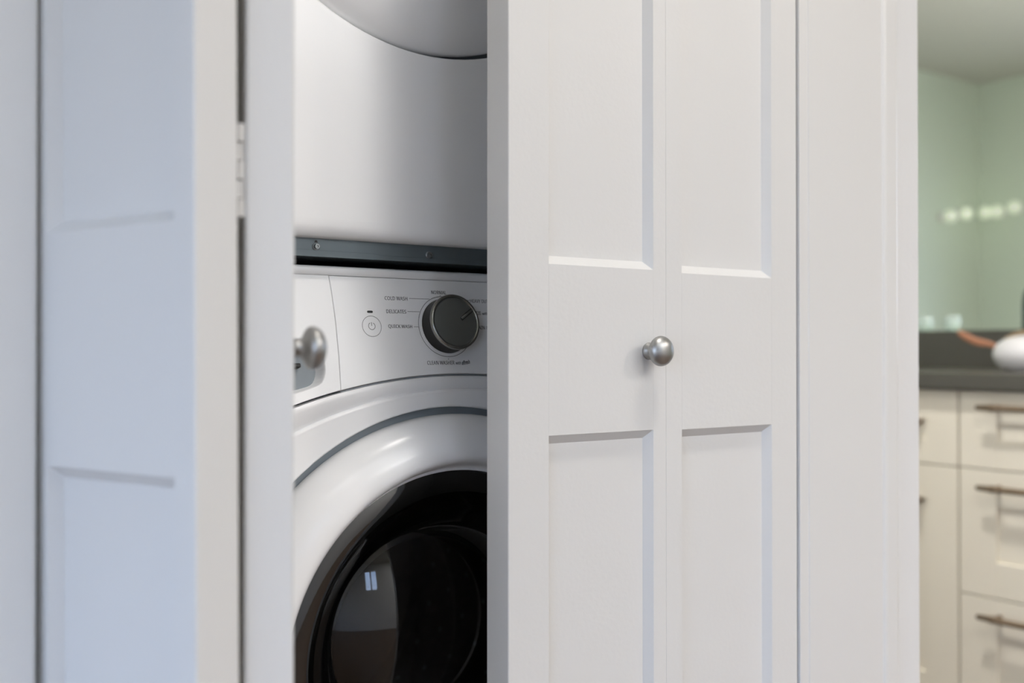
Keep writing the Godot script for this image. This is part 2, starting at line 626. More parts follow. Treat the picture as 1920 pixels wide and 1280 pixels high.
func knob(t: Node3D, x: float, y: float) -> void:
	var st := mb()
	lathe(st, smooth_prof([[0.0093, 0.0], [0.0097, 0.0010], [0.0095, 0.0026], [0.0083, 0.0047], [0.0071, 0.0070], [0.0068, 0.0092], [0.0076, 0.0115], [0.0100, 0.0135],
		[0.0134, 0.0152], [0.0158, 0.0173], [0.0167, 0.0197], [0.0163, 0.0222], [0.0149, 0.0249], [0.0126, 0.0271], [0.0098, 0.0288], [0.0066, 0.0300], [0.0033, 0.0306], [0.0, 0.0308]], 3),
		Transform3D(Basis(), Vector3(x, y, 0)), 56, 60.0)
	var o := build("knob", st, M.nickel, t)
	o.set_meta("label", "round satin nickel knob")


func door_node(called: String, label: String, xf: Transform3D) -> Node3D:
	var t := Node3D.new()
	t.name = called
	add_child(t, true)
	t.transform = xf
	t.set_meta("kind", "structure")
	tag(t, label, "door")
	return t


func doors() -> void:
	# the closed pair on the right
	var t := door_node("door_3", "closed white panelled door leaf with the knob, nearest the gap before the machines", Transform3D(Basis(), P(0.6185, 0, DOOR_W)))
	leaf(t, 0.21695, 0.0390, 0.0513, 0.0192, 0.0, 0.0012, 0.0004)
	knob(t, 0.1905, 0.9664)
	t = door_node("door_4", "closed white panelled door leaf without a knob, beside the right casing", Transform3D(Basis(), P(0.83555, 0, DOOR_W)))
	leaf(t, 0.2224, 0.0390, 0.0246, 0.0464, 0.0017, 0.0004, 0.0012)
	# the folded pair on the left
	var a := deg_to_rad(21.6)
	var fold := Vector2(0.2439, 0.7181)
	var pivot := fold + 0.217 * Vector2(-sin(a), cos(a))
	var ax := Vector3(sin(a), 0, cos(a))
	var basis := Basis(ax, Vector3.UP, ax.cross(Vector3.UP))
	var lean := Basis(ax, deg_to_rad(0.42))
	var o := P(pivot.x, 0, pivot.y)
	var mid := P(pivot.x, 0.95, pivot.y)
	var xf := Transform3D(lean * basis, mid + lean * (o - mid))
	t = door_node("door_1", "folded white door leaf at the far left, its panelled face turned to the casing", xf)
	leaf(t, 0.217, 0.0390, 0.0484, 0.0215, 0.0, 0.001, 0.0016)
	a = deg_to_rad(10.0)
	ax = Vector3(sin(a), 0, -cos(a))
	t = door_node("door_2", "folded white door leaf seen edge on, with a knob before the washing machine", Transform3D(Basis(ax, Vector3.UP, ax.cross(Vector3.UP)), P(0.3235, 0, 0.7337)))
	leaf(t, 0.217, 0.0365, 0.0215, 0.0484, 0.0, 0.0022, 0.001)
	knob(t, 0.0272, 0.9690)
	# hinge in the fold: a leaf plate and five knuckles
	for mid_v in [1.0975, 1.78, 0.32]:
		var st := mb()
		box(st, Vector3(0.0012, mid_v - 0.034, -0.0383), Vector3(0.020, mid_v + 0.034, -0.0366), 0.0003)
		var h := build("hinge", st, M.trim, t)
		for k in 5:
			st = mb()
			lathe(st, [[0.0, 0.0], [0.0028, 0.0], [0.0031, 0.0004], [0.0031, 0.0122], [0.0028, 0.0126], [0.0, 0.0126]],
				Transform3D(Basis(Vector3.RIGHT, -PI / 2), Vector3(0.0022 + (0.0012 if k % 2 == 1 else 0.0), mid_v - 0.034 + 0.0137 * k, -0.0405 - (0.0006 if k % 2 == 1 else 0.0))), 16)
			build("knuckle", st, M.trim, h)


# ============================================================ washing machine
const WF := 1.030                     # depth of the machine fronts
const UL := 0.300
const LEAN := 0.22                    # the control panel leans back
const UR := 0.986


func arc_v(c: Vector2, r: float, u: float) -> float:
	return c.y + sqrt(maxf(r * r - (u - c.x) * (u - c.x), 0.0))


func plate_with_hole(st: SurfaceTool, outer: PackedVector2Array, hole: PackedVector2Array, centre: Vector2, w: float, lip: Array, back: float) -> void:
	# a flat front of any star-shaped outline with a hole; lip: [shrink, depth] steps from the hole's edge inwards
	var angs: Array[float] = []
	for i in 180:
		angs.append(TAU * i / 180.0 - PI)
	for p in outer:
		angs.append((p - centre).angle())
	for p in hole:
		angs.append((p - centre).angle())
	angs.sort()
	var out_f := PackedVector3Array()
	var out_b := PackedVector3Array()
	var hol: Array[Vector2] = []
	for x in angs:
		var d := Vector2(cos(x), sin(x))
		var q := centre + d * ray_poly(outer, centre, d)
		out_f.append(P(q.x, q.y, w))
		out_b.append(P(q.x, q.y, back))
		hol.append(centre + d * ray_poly(hole, centre, d))
	var prev := out_f
	for k in lip.size():
		var ring := PackedVector3Array()
		for q in hol:
			var d := (q - centre).normalized()
			var p: Vector2 = q - d * lip[k][0]
			ring.append(P(p.x, p.y, lip[k][1]))
		strip(st, prev, ring, Vector3(0, 0, 1), true, FLAT if k == 0 else 5, null if k < 2 else P(centre.x, centre.y, lip[k][1] - 0.01))
		prev = ring
	for i in out_f.size():
		var j := (i + 1) % out_f.size()
		quad(st, out_f[i], out_f[j], out_b[j], out_b[i], (out_f[i] + out_f[j]) * 0.5 - P(centre.x, centre.y, w))


func flat_front(st: SurfaceTool, poly: PackedVector2Array, w: float, back: float, cham := 0.0006) -> void:
	# an extruded outline with a small chamfer round its face
	var n := poly.size()
	var c := Vector2.ZERO
	for p in poly:
		c += p / n
	var sgn := -1.0 if Geometry2D.is_polygon_clockwise(poly) else 1.0
	var inner := PackedVector2Array()
	for i in n:
		var e0 := (poly[i] - poly[(i + n - 1) % n]).normalized()
		var e1 := (poly[(i + 1) % n] - poly[i]).normalized()
		var m := (Vector2(-e0.y, e0.x) + Vector2(-e1.y, e1.x)) * sgn
		inner.append(poly[i] + m / maxf(0.5, m.length_squared() * 0.5) * cham)
	var ix := Geometry2D.triangulate_polygon(inner)
	for k in range(0, ix.size(), 3):
		tri(st, P(inner[ix[k]].x, inner[ix[k]].y, w), P(inner[ix[k + 1]].x, inner[ix[k + 1]].y, w), P(inner[ix[k + 2]].x, inner[ix[k + 2]].y, w), Vector3(0, 0, 1))
	for i in n:
		var j := (i + 1) % n
		var e := poly[j] - poly[i]
		var nn := Vector3(e.y, -e.x, 0) * sgn
		quad(st, P(poly[i].x, poly[i].y, w + cham), P(poly[j].x, poly[j].y, w + cham), P(inner[j].x, inner[j].y, w), P(inner[i].x, inner[i].y, w), nn + Vector3(0, 0, nn.length()))
		quad(st, P(poly[i].x, poly[i].y, w + cham), P(poly[j].x, poly[j].y, w + cham), P(poly[j].x, poly[j].y, back), P(poly[i].x, poly[i].y, back), nn)


func ring_flat(st: SurfaceTool, c: Vector2, r: float, half: float, w: float, a0 := 0.0, a1 := TAU) -> void:
	# a thin printed line round a circle, a film a tenth of a millimetre high
	var n := 96
	for i in n:
		var x := a0 + (a1 - a0) * i / n
		var y := a0 + (a1 - a0) * (i + 1) / n
		var f := func(an: float, rr: float) -> Vector3: return P(c.x + cos(an) * rr, c.y + sin(an) * rr, w)
		quad(st, f.call(x, r - half), f.call(y, r - half), f.call(y, r + half), f.call(x, r + half), Vector3(0, 0, 1))


func lettering(t: Node3D, tilt: Transform3D, text: String, u0: float, u1: float, v0: float, v1: float, w: float, bold := false, slant := 0.0) -> void:
	var f := SystemFont.new()
	f.font_names = PackedStringArray(["Droid Sans"])
	if bold:
		f.font_weight = 700
	var m := TextMesh.new()
	m.text = text
	m.font = f
	m.font_size = 48
	m.pixel_size = 0.001
	m.depth = 0.002
	m.curve_step = 1.0
	var bb := m.get_aabb()
	var o := MeshInstance3D.new()
	o.name = "lettering"
	o.mesh = m
	m.material = M.print
	var sx := (u1 - u0) / maxf(bb.size.x, 1e-5)
	var sy := (v1 - v0) / maxf(bb.size.y, 1e-5)
	var b := Basis(Vector3(sx, slant * sx, 0), Vector3(0.0, sy, 0), Vector3(0, 0, 0.1))
	var c := bb.get_center()
	o.transform = tilt * Transform3D(b, P((u0 + u1) * 0.5, (v0 + v1) * 0.5, w) - b * Vector3(c.x, c.y, 0))
	t.add_child(o, true)


func washer() -> void:
	var t := thing("washing_machine", "white front loading washing machine with a dark round glass door under the dryer", "washing machine")
	var st := mb()
	# cabinet: sides, back, bottom and a dark inner face behind the front pieces
	pbox(st, UL, UL + 0.012, 0.03, 1.047, 1.058, 1.78, 0.002)
	pbox(st, UR - 0.012, UR, 0.03, 1.047, 1.058, 1.78, 0.002)
	pbox(st, UL + 0.012, UR - 0.012, 0.03, 1.047, 1.768, 1.78)
	pbox(st, UL + 0.012, UR - 0.012, 0.03, 0.05, 1.06, 1.768)
	build("cabinet", st, M.enamel, t)
	st = mb()
	for c in [[UL + 0.05, 1.1], [UR - 0.05, 1.1], [UL + 0.05, 1.7], [UR - 0.05, 1.7]]:
		st = mb()
		lathe(st, [[0.0, 0.0], [0.022, 0.0], [0.022, 0.012], [0.012, 0.016], [0.012, 0.031], [0.0, 0.031]], Transform3D(Basis(Vector3.RIGHT, -PI / 2), P(c[0], 0, c[1])), 24)
		build("foot", st, M.rubber, t)
	# top slab with a rounded front edge
	st = mb()
	var prof := [[1.0486, 1.0582], [1.0494, 1.0572], [1.0552, 1.0570], [1.0573, 1.0576], [1.0585, 1.0590], [1.0589, 1.0610], [1.0589, 1.785], [1.0486, 1.785]]
	for i in prof.size():
		var a: Array = prof[i]
		var b: Array = prof[(i + 1) % prof.size()]
		quad(st, P(UL, a[0], a[1]), P(UR, a[0], a[1]), P(UR, b[0], b[1]), P(UL, b[0], b[1]), P(0, (a[0] + b[0]) * 0.5 - 1.0538, (a[1] + b[1]) * 0.5 - 1.2), 3 if i < 6 else FLAT)
	for u in [UL, UR]:
		for i in range(1, prof.size() - 1):
			tri(st, P(u, prof[0][0], prof[0][1]), P(u, prof[i][0], prof[i][1]), P(u, prof[i + 1][0], prof[i + 1][1]), Vector3(-1 if u == UL else 1, 0, 0))
	build("lid", st, M.enamel, t)

	# control panel, drawer and print are laid out in the leaning plane: x along the wall, y up the slope, depth 0 on its face
	var tilt := Transform3D(Basis(Vector3.RIGHT, -atan(LEAN)), P(0, 0.925, WF))
	var pc := Vector2(0.6554, -0.6582)       # the arc under the control panel
	var pr := 0.6739
	var seam := [[0.5048, 0.1262], [0.5064, 0.1080], [0.5073, 0.0887], [0.5079, 0.0725], [0.5078, 0.0360], [0.5065, 0.0]]
	var poly := PackedVector2Array()
	for s in seam:
		poly.append(Vector2(s[0] + 0.0003, s[1]))
	poly[poly.size() - 1].y = arc_v(pc, pr, poly[poly.size() - 1].x) + 0.0006
	for i in range(1, 49):
		var u := lerpf(0.5068, UR, i / 48.0)
		poly.append(Vector2(u, arc_v(pc, pr, u) + 0.0006))
	poly.append(Vector2(UR, 0.1262))
	st = mb()
	flat_front(st, poly, 0.0, 0.024)
	build("control_panel", st, M.plastic, t).transform = tilt
	# grey sealing strip along the panel's lower edge
	st = mb()
	var a0 := PackedVector3Array()
	var a1 := PackedVector3Array()
	for i in 49:
		var u := lerpf(0.5068, UR, i / 48.0)
		a0.append(P(u, arc_v(pc, pr, u) - 0.0014, 0.0016))
		a1.append(P(u, arc_v(pc, pr, u) - 0.0003, 0.0016))
	strip(st, a0, a1, Vector3(0, 0, 1), false)
	build("sealing_strip", st, M.groove, t).transform = tilt
	# dispenser drawer with its scooped pull
	poly = PackedVector2Array()
	poly.append(Vector2(UL, 0.1262))
	for i in range(0, 25):
		var u := lerpf(UL, 0.5060, i / 24.0)
		poly.append(Vector2(u, arc_v(pc, pr, u) + 0.0012))
	for i in range(seam.size() - 1, -1, -1):
		poly.append(Vector2(seam[i][0] - 0.0003, maxf(seam[i][1], arc_v(pc, pr, seam[i][0]) + 0.0012)))
	var outline := [[0.400, 0.0560], [0.4860, 0.0560], [0.4893, 0.0545], [0.4912, 0.0510], [0.4917, 0.0460], [0.4917, 0.0220], [0.4908, 0.0175], [0.4892, 0.0130], [0.4866, 0.0085], [0.4830, 0.0057], [0.4790, 0.0039], [0.4677, 0.0001], [0.4553, -0.0033], [0.430, -0.0095], [0.404, -0.0150], [0.3975, -0.0130], [0.396, -0.008], [0.396, 0.050], [0.3975, 0.0545]]
	var hole := PackedVector2Array()
	for q in outline:
		hole.append(Vector2(q[0], q[1]))
	var hc := Vector2(0.445, 0.024)
	st = mb()
	plate_with_hole(st, poly, hole, hc, 0.0, [[0.0, 0.0], [0.0006, 0.0002], [0.0012, 0.001], [0.0026, 0.005], [0.0044, 0.013], [0.0070, 0.016]], 0.024)
	var dr := build("dispenser_drawer", st, M.plastic, t)
	dr.transform = tilt
	st = mb()
	var fl := PackedVector2Array()
	for q in hole:
		fl.append(hc + (q - hc) * 0.95)
	flat_front(st, fl, 0.0145, 0.018, 0.0)
	build("pull_recess", st, M.groove, dr)
	st = mb()
	pbox(st, 0.402, 0.4665, 0.0262, 0.0310, 0.006, 0.0155, 0.001)
	build("pull_slot", st, M.black, dr)

	# lower front: the band between the panel and the raised bezel (gently hollow), then the bezel with the door opening
	var bc := Vector2(0.6604, 0.4036)
	var br := 0.5204
	st = mb()
	var rows: Array[PackedVector3Array] = []
	var steps := [[0.0, WF + 0.014], [0.0, WF + 0.0008], [0.02, WF], [0.25, WF - 0.0002], [0.55, WF + 0.0014], [0.80, WF + 0.0036], [1.0, WF + 0.0056]]
	for s in steps:
		var row := PackedVector3Array()
		for i in 65:
			var u := lerpf(UL, UR, i / 64.0)
			var top := tilt * Vector3(u, arc_v(pc, pr, u) - 0.0022, 0)
			var low := P(u, arc_v(bc, br, u) - 0.002, WF)
			row.append(top.lerp(low, s[0]) - Vector3(0, 0, s[1] - WF))
		rows.append(row)
	for k in rows.size() - 1:
		strip(st, rows[k], rows[k + 1], Vector3(0, 1 if k < 2 else 0, 1), false, 1 if k == 0 else 2)
	build("upper_band", st, M.enamel, t)
	poly = PackedVector2Array()
	for i in 65:
		var u := lerpf(UL, UR, i / 64.0)
		poly.append(Vector2(u, arc_v(bc, br, u)))
	poly.append(Vector2(UR, 0.105))
	poly.append(Vector2(UL, 0.105))
	var gc := Vector2(0.6433, 0.6176)
	hole = PackedVector2Array()
	for i in 120:
		hole.append(gc + Vector2(cos(TAU * i / 120.0), sin(TAU * i / 120.0)) * 0.2875)
	st = mb()
	# the bezel's face is inset a little so that its upper edge is a rounded, upward-looking lip
	var face := PackedVector2Array()
	for p in poly:
		face.append(p + (Vector2(0, -0.0034) if p.y > 0.2 else Vector2.ZERO))
	plate_with_hole(st, face, hole, gc, WF, [[0.0, WF], [0.0010, WF + 0.0004], [0.0018, WF + 0.0014], [0.0020, WF + 0.004], [0.0020, WF + 0.030]], WF + 0.010)
	for k in 4:
		var f0 := k / 4.0
		var f1 := (k + 1) / 4.0
		for i in 64:
			var p0 := poly[i]
			var p1 := poly[i + 1]
			var e := func(p: Vector2, fr: float) -> Vector3:
				return P(p.x, p.y - 0.0034 * (1.0 - sin(fr * PI / 2)), WF + 0.0062 * (1.0 - cos(fr * PI / 2)))
			quad(st, e.call(p0, f0), e.call(p1, f0), e.call(p1, f1), e.call(p0, f1), Vector3(0, 1, 1), 7)
	build("bezel", st, M.enamel, t)
	st = mb()
	pbox(st, UL, UR, 0.035, 0.103, WF + 0.002, WF + 0.02, 0.002)
	build("toe_panel", st, M.enamel, t)
	# floor of the groove round the door, and the drum behind
	st = mb()
	var ax := Transform3D(Basis(), P(gc.x, gc.y, 0))
	lathe(st, [[0.2860, -(WF + 0.0085)], [0.2300, -(WF + 0.0085)], [0.2300, -(WF + 0.03)]], ax, 96)
	build("door_seat", st, M.groove, t)
	st = mb()
	lathe(st, [[0.2250, -(WF + 0.03)], [0.190, -(WF + 0.045)], [0.182, -(WF + 0.075)], [0.196, -(WF + 0.10)], [0.190, -(WF + 0.125)]], ax, 96, 80.0)
	build("door_gasket", st, M.rubber, t)
	st = mb()
	lathe(st, [[0.190, -(WF + 0.125)], [0.262, -(WF + 0.135)], [0.262, -(WF + 0.50)], [0.25, -(WF + 0.515)], [0.0, -(WF + 0.53)]], ax, 96)
	var drum := build("drum", st, M.drum, t)
	st = mb()
	for ring in 7:
		for k in 26:
			var an := TAU * (k + 0.5 * (ring % 2)) / 26.0
			var c := P(gc.x + cos(an) * 0.2605, gc.y + sin(an) * 0.2605, WF + 0.17 + ring * 0.05)
			var out := Vector3(cos(an), sin(an), 0)
			var tang := Vector3(-sin(an), cos(an), 0)
			for q in 8:
				var x := TAU * q / 8.0
				var y := TAU * (q + 1) / 8.0
				tri(st, c, c + (tang * cos(x) + Vector3(0, 0, 1) * sin(x)) * 0.004, c + (tang * cos(y) + Vector3(0, 0, 1) * sin(y)) * 0.004, -out)
	var holes := build("drum_dimples", st, M.screw, drum)
	holes.set_meta("kind", "stuff")

	# the door: white ring, smoked window, inner bowl
	st = mb()
	ax = Transform3D(Basis(), P(0.6430, 0.6150, 0))
	lathe(st, [[0.2300, -(WF + 0.010)], [0.2780, -(WF + 0.010)], [0.2798, -(WF + 0.006)], [0.2803, -(WF - 0.002)], [0.2797, -(WF - 0.009)], [0.2775, -(WF - 0.0160), 0.0005], [0.2735, -(WF - 0.0225), 0.001],
		[0.2680, -(WF - 0.0278), 0.002], [0.2610, -(WF - 0.0322), 0.003], [0.2530, -(WF - 0.0358), 0.004], [0.2440, -(WF - 0.0388), 0.006], [0.2350, -(WF - 0.0408), 0.008], [0.2270, -(WF - 0.0416), 0.010], [0.2210, -(WF - 0.0406), 0.012],
		[0.2160, -(WF - 0.0370), 0.0135], [0.2120, -(WF - 0.0310), 0.0145], [0.2090, -(WF - 0.0230), 0.015], [0.2070, -(WF - 0.0140), 0.015], [0.2050, -(WF - 0.0095), 0.015], [0.1990, -(WF - 0.0090), 0.015]], ax, 128, 50.0)
	var door := build("door_ring", st, M.enamel, t)
	st = mb()
	ax = Transform3D(Basis(), P(0.6430, 0.6300, 0))
	lathe(st, [[0.2045, -(WF - 0.0085)], [0.1980, -(WF - 0.0105)], [0.1850, -(WF - 0.0120)], [0.1780, -(WF - 0.0100)], [0.1740, -(WF - 0.0040)], [0.1600, -(WF + 0.020)], [0.1400, -(WF + 0.044)], [0.1260, -(WF + 0.056)], [0.1180, -(WF + 0.058)]], ax, 128, 40.0)
	var win := build("door_window", st, M.smoke, door)
	win.set_meta("label", "smoked dark glass window")
	st = mb()
	var dome := []
	for i in 13:
		var r := 0.118 * (1.0 - i / 12.0)
		dome.append([r, -(WF + 0.058) + sqrt(0.26 * 0.26 - r * r) - sqrt(0.26 * 0.26 - 0.118 * 0.118)])
	lathe(st, dome, Transform3D(Basis(), P(0.6400, 0.6420, 0)), 96)
	build("window_bowl", st, M.smoke_glass, door)

	# dial
	var dl := Vector3(0.6475, 0.0720, 0)
	st = mb()
	lathe(st, [[0.0322, 0.0], [0.0319, 0.0012], [0.0315, 0.0030], [0.0313, 0.0165]], Transform3D(Basis(), dl), 72)
	var dial := build("dial", st, M.dial_body, t)
	dial.transform = tilt
	st = mb()
	lathe(st, [[0.0313, 0.0165], [0.0319, 0.0172], [0.0323, 0.0188], [0.0321, 0.0206], [0.0312, 0.0217], [0.0299, 0.0221], [0.0290, 0.0217], [0.0285, 0.0206]], Transform3D(Basis(), dl), 72, 80.0)
	build("dial_rim", st, M.dial_rim, dial)
	st = mb()
	lathe(st, [[0.0285, 0.0205], [0.0279, 0.0202], [0.0274, 0.0209], [0.0, 0.0211]], Transform3D(Basis(), dl), 72)
	build("dial_face", st, M.dial_face, dial)
	var pd := Vector2(0.0172, 0.0118)
	for lay in [[0.0023, 0.0195, 0.0206, 0.0213, M.dial_body], [0.0013, 0.0187, 0.0208, 0.0219, M.dial_face]]:
		st = mb()
		var xb := Transform3D(Basis(Vector3(0, 0, 1), pd.angle()), dl + Vector3(0.0076, 0.0032, 0))
		var bs := mb()
		box(bs, Vector3(0.0 if lay[0] > 0.002 else 0.0009, -lay[0], lay[2]), Vector3(lay[1], lay[0], lay[3]), 0.0004)
		bs.generate_normals()
		st.append_from(bs.commit(), 0, xb)
		build("pointer", st, lay[4], dial)

	# print on the panel
	var pw := -0.00015
	st = mb()
	ring_flat(st, Vector2(0.6463, 0.0713), 0.0355, 0.00028, pw)
	build("dial_ring", st, M.print, t).transform = tilt
	st = mb()
	ring_flat(st, Vector2(0.5513, 0.0703), 0.0116, 0.00022, pw)
	var pb := build("power_button", st, M.print, t)
	pb.transform = tilt
	st = mb()
	ring_flat(st, Vector2(0.5513, 0.0705), 0.0040, 0.00026, pw, deg_to_rad(118), deg_to_rad(422))
	build("power_symbol", st, M.print, pb)
	st = mb()
	pbox(st, 0.55105, 0.55155, 0.0707, 0.0748, pw, -0.00002)
	build("power_stroke", st, M.print, pb)
	st = mb()
	var pill := PackedVector2Array()
	for i in 24:
		var an := TAU * i / 24.0
		pill.append(Vector2(0.5508 + (0.0022 if cos(an) > 0 else -0.0022) + cos(an) * 0.00130, 0.0867 + sin(an) * 0.00130))
	flat_front(st, pill, -0.0004, 0.0, 0.0002)
	build("indicator_light", st, M.led, t).transform = tilt
	for l in [[0.6023, 0.6290, 0.10335], [0.5983, 0.6143, 0.0881], [0.6044, 0.6108, 0.07045], [0.6790, 0.6837, 0.10325]]:
		st = mb()
		pbox(st, l[0], l[1], l[2] - 0.0002, l[2] + 0.0002, pw, -0.00002)
		build("leader_line", st, M.print, t).transform = tilt
	for d in [[0.6440, 0.1079], [0.6454, 0.0331]]:
		st = mb()
		pbox(st, d[0] - 0.0004, d[0] + 0.0004, d[1] - 0.0004, d[1] + 0.0004, pw, -0.00002)
		build("marker_dot", st, M.print, t).transform = tilt
	lettering(t, tilt, "NORMAL", 0.6325, 0.6524, 0.1096, 0.1136, pw)
	lettering(t, tilt, "COLD WASH", 0.5710, 0.5998, 0.1008, 0.1050, pw)
	lettering(t, tilt, "DELICATES", 0.5714, 0.5965, 0.0856, 0.0897, pw)
	lettering(t, tilt, "QUICK WASH", 0.5720, 0.6021, 0.0677, 0.0726, pw)
	lettering(t, tilt, "HEAVY DUTY", 0.6844, 0.7128, 0.1007, 0.1048, pw)
	lettering(t, tilt, "SANITIZE", 0.6770, 0.6975, 0.0861, 0.0902, pw)
	lettering(t, tilt, "with oxi", 0.6993, 0.7150, 0.0861, 0.0895, pw)
	lettering(t, tilt, "DRAIN & SPIN", 0.6847, 0.7200, 0.0685, 0.0727, pw)
	lettering(t, tilt, "CLEAN WASHER", 0.6167, 0.6527, 0.0267, 0.0310, pw)
	lettering(t, tilt, "with", 0.6543, 0.6617, 0.0267, 0.0303, pw)
	lettering(t, tilt, "affresh", 0.6628, 0.6737, 0.0268, 0.0316, pw, true, 0.13)


# ============================================================ dryer
func dryer() -> void:
	var t := thing("tumble_dryer", "white tumble dryer with a domed round door stacked over the washing machine", "dryer")
	var st := mb()
	# cabinet with a rounded lower front edge and a round door opening
	var prof := [[1.0860, 1.052], [1.0864, 1.042], [1.0884, 1.0360], [1.0930, 1.0318], [1.0990, 1.0302], [1.1060, WF], [2.0, WF], [2.0, 1.78], [1.0860, 1.78]]
	for i in prof.size():
		if i == 5:
			continue
		var a: Array = prof[i]
		var b: Array = prof[(i + 1) % prof.size()]
		quad(st, P(UL, a[0], a[1]), P(UR, a[0], a[1]), P(UR, b[0], b[1]), P(UL, b[0], b[1]), P(0, (a[0] + b[0]) * 0.5 - 1.5, (a[1] + b[1]) * 0.5 - 1.4) if i > 5 else Vector3(0, -0.5, 1), 3 if i < 6 else FLAT)
	for u in [UL, UR]:
		for i in range(1, prof.size() - 1):
			tri(st, P(u, prof[0][0], prof[0][1]), P(u, prof[i][0], prof[i][1]), P(u, prof[i + 1][0], prof[i + 1][1]), Vector3(-1 if u == UL else 1, 0, 0))
	var hc := Vector2(0.620, 1.5745)
	var hole := PackedVector2Array()
	for i in 120:
		hole.append(hc + Vector2(cos(TAU * i / 120.0), sin(TAU * i / 120.0)) * 0.2790)
	plate_with_hole(st, PackedVector2Array([Vector2(UL, 1.106), Vector2(UR, 1.106), Vector2(UR, 2.0), Vector2(UL, 2.0)]), hole, hc, WF, [[0.0, WF], [0.0010, WF + 0.0003], [0.0022, WF + 0.0012], [0.0030, WF + 0.0028], [0.0034, WF + 0.0060], [0.0034, WF + 0.034]], WF + 0.001)
	build("cabinet", st, M.enamel, t)
	st = mb()
	lathe(st, [[0.2770, -(WF + 0.030)], [0.2400, -(WF + 0.030)]], Transform3D(Basis(), P(hc.x, hc.y, 0)), 96)
	build("door_seat", st, M.dark_gap, t)
	# door: a dome set into the opening
	st = mb()
	var dp := [[0.2640, -(WF + 0.0290)], [0.2700, -(WF + 0.0250)], [0.2712, -(WF + 0.0180)]]
	for i in 28:
		var x := cos(PI / 2 * i / 27.0)
		dp.append([0.2712 * x, -(WF + 0.0140) + 0.040 * sqrt(1.0 - x * x)])
	lathe(st, dp, Transform3D(Basis(), P(hc.x - 0.002, hc.y + 0.001, 0)), 128, 50.0)
	build("door", st, M.enamel, t)
	# stacking bracket: a folded steel rail under the front edge with two screws
	st = mb()
	pbox(st, UL + 0.004, UR - 0.004, 1.0690, 1.0892, 1.0450, 1.0470, 0.0004)
	pbox(st, UL + 0.004, UR - 0.004, 1.0674, 1.0690, 1.0470, 1.100, 0.0003)
	var rail := build("stacking_bracket", st, M.steel, t)
	rail.set_meta("label", "grey steel stacking bracket")
	st = mb()
	var lip := PackedVector2Array([Vector2(UL + 0.006, 1.0668), Vector2(UR - 0.006, 1.0668), Vector2(UR - 0.006, 1.0709), Vector2(0.5609, 1.0720), Vector2(0.5550, 1.0733), Vector2(UL + 0.006, 1.0748)])
	flat_front(st, lip, 1.0440, 1.0450, 0.0002)
	build("flange", st, M.steel, rail)
	for s in [[0.4846, 1.0776], [0.6239, 1.0754]]:
		st = mb()
		lathe(st, [[0.0044, 0.0], [0.0044, 0.0008], [0.0036, 0.0014], [0.0031, 0.0014], [0.0031, 0.0034], [0.0027, 0.0040], [0.0013, 0.0040], [0.0009, 0.0030], [0.0, 0.0030]], Transform3D(Basis(), P(s[0], s[1], 1.0450)), 24)
		build("screw", st, M.screw, rail)
	st = mb()
	lathe(st, [[0.0, 0.0002], [0.0018, 0.0002]], Transform3D(Basis(), P(0.4846, 1.0824, 1.0450)), 20)
	build("keyhole", st, M.black, rail)


# ============================================================ kitchen
func shaker(w_near: float, w_far: float, v0: float, v1: float, st_w: float, rail_lo: float, rail_hi: float) -> SurfaceTool:
	# a framed front on the plane u = 2.33 that looks towards -u, with a recessed field
	var st := mb()
	var u0 := 2.330
	var u1 := 2.349
	pbox(st, u0, u1, v0, v1, w_near, w_near + st_w, 0.0012)
	pbox(st, u0, u1, v0, v1, w_far - st_w, w_far, 0.0012)
	pbox(st, u0, u1, v0, v0 + rail_lo, w_near + st_w, w_far - st_w, 0.0008)
	pbox(st, u0, u1, v1 - rail_hi, v1, w_near + st_w, w_far - st_w, 0.0008)
	pbox(st, u0 + 0.007, u1 - 0.002, v0 + rail_lo, v1 - rail_hi, w_near + st_w, w_far - st_w)
	return st


func bar_handle(front: Node3D, v: float, w0: float, w1: float) -> void:
	var st := mb()
	var u := 2.298
	var pts := PackedVector3Array([P(u, v, w0), P(u, v, w0 - 0.004), P(u, v, w0 - 0.030), P(u, v, w0 - 0.038), P(u, v, w0 - 0.046), P(u, v, w1 + 0.046), P(u, v, w1 + 0.038), P(u, v, w1 + 0.030), P(u, v, w1 + 0.004), P(u, v, w1)])
	tube(st, pts, PackedFloat32Array([0.0050, 0.0062, 0.0070, 0.0090, 0.0070, 0.0070, 0.0090, 0.0070, 0.0062, 0.0050]), 18)
	for w in [w0 - 0.038, w1 + 0.038]:
		tube(st, PackedVector3Array([P(u, v, w), P(2.3305, v, w)]), PackedFloat32Array([0.0055, 0.0070]), 14)
	build("handle", st, M.bronze, front)


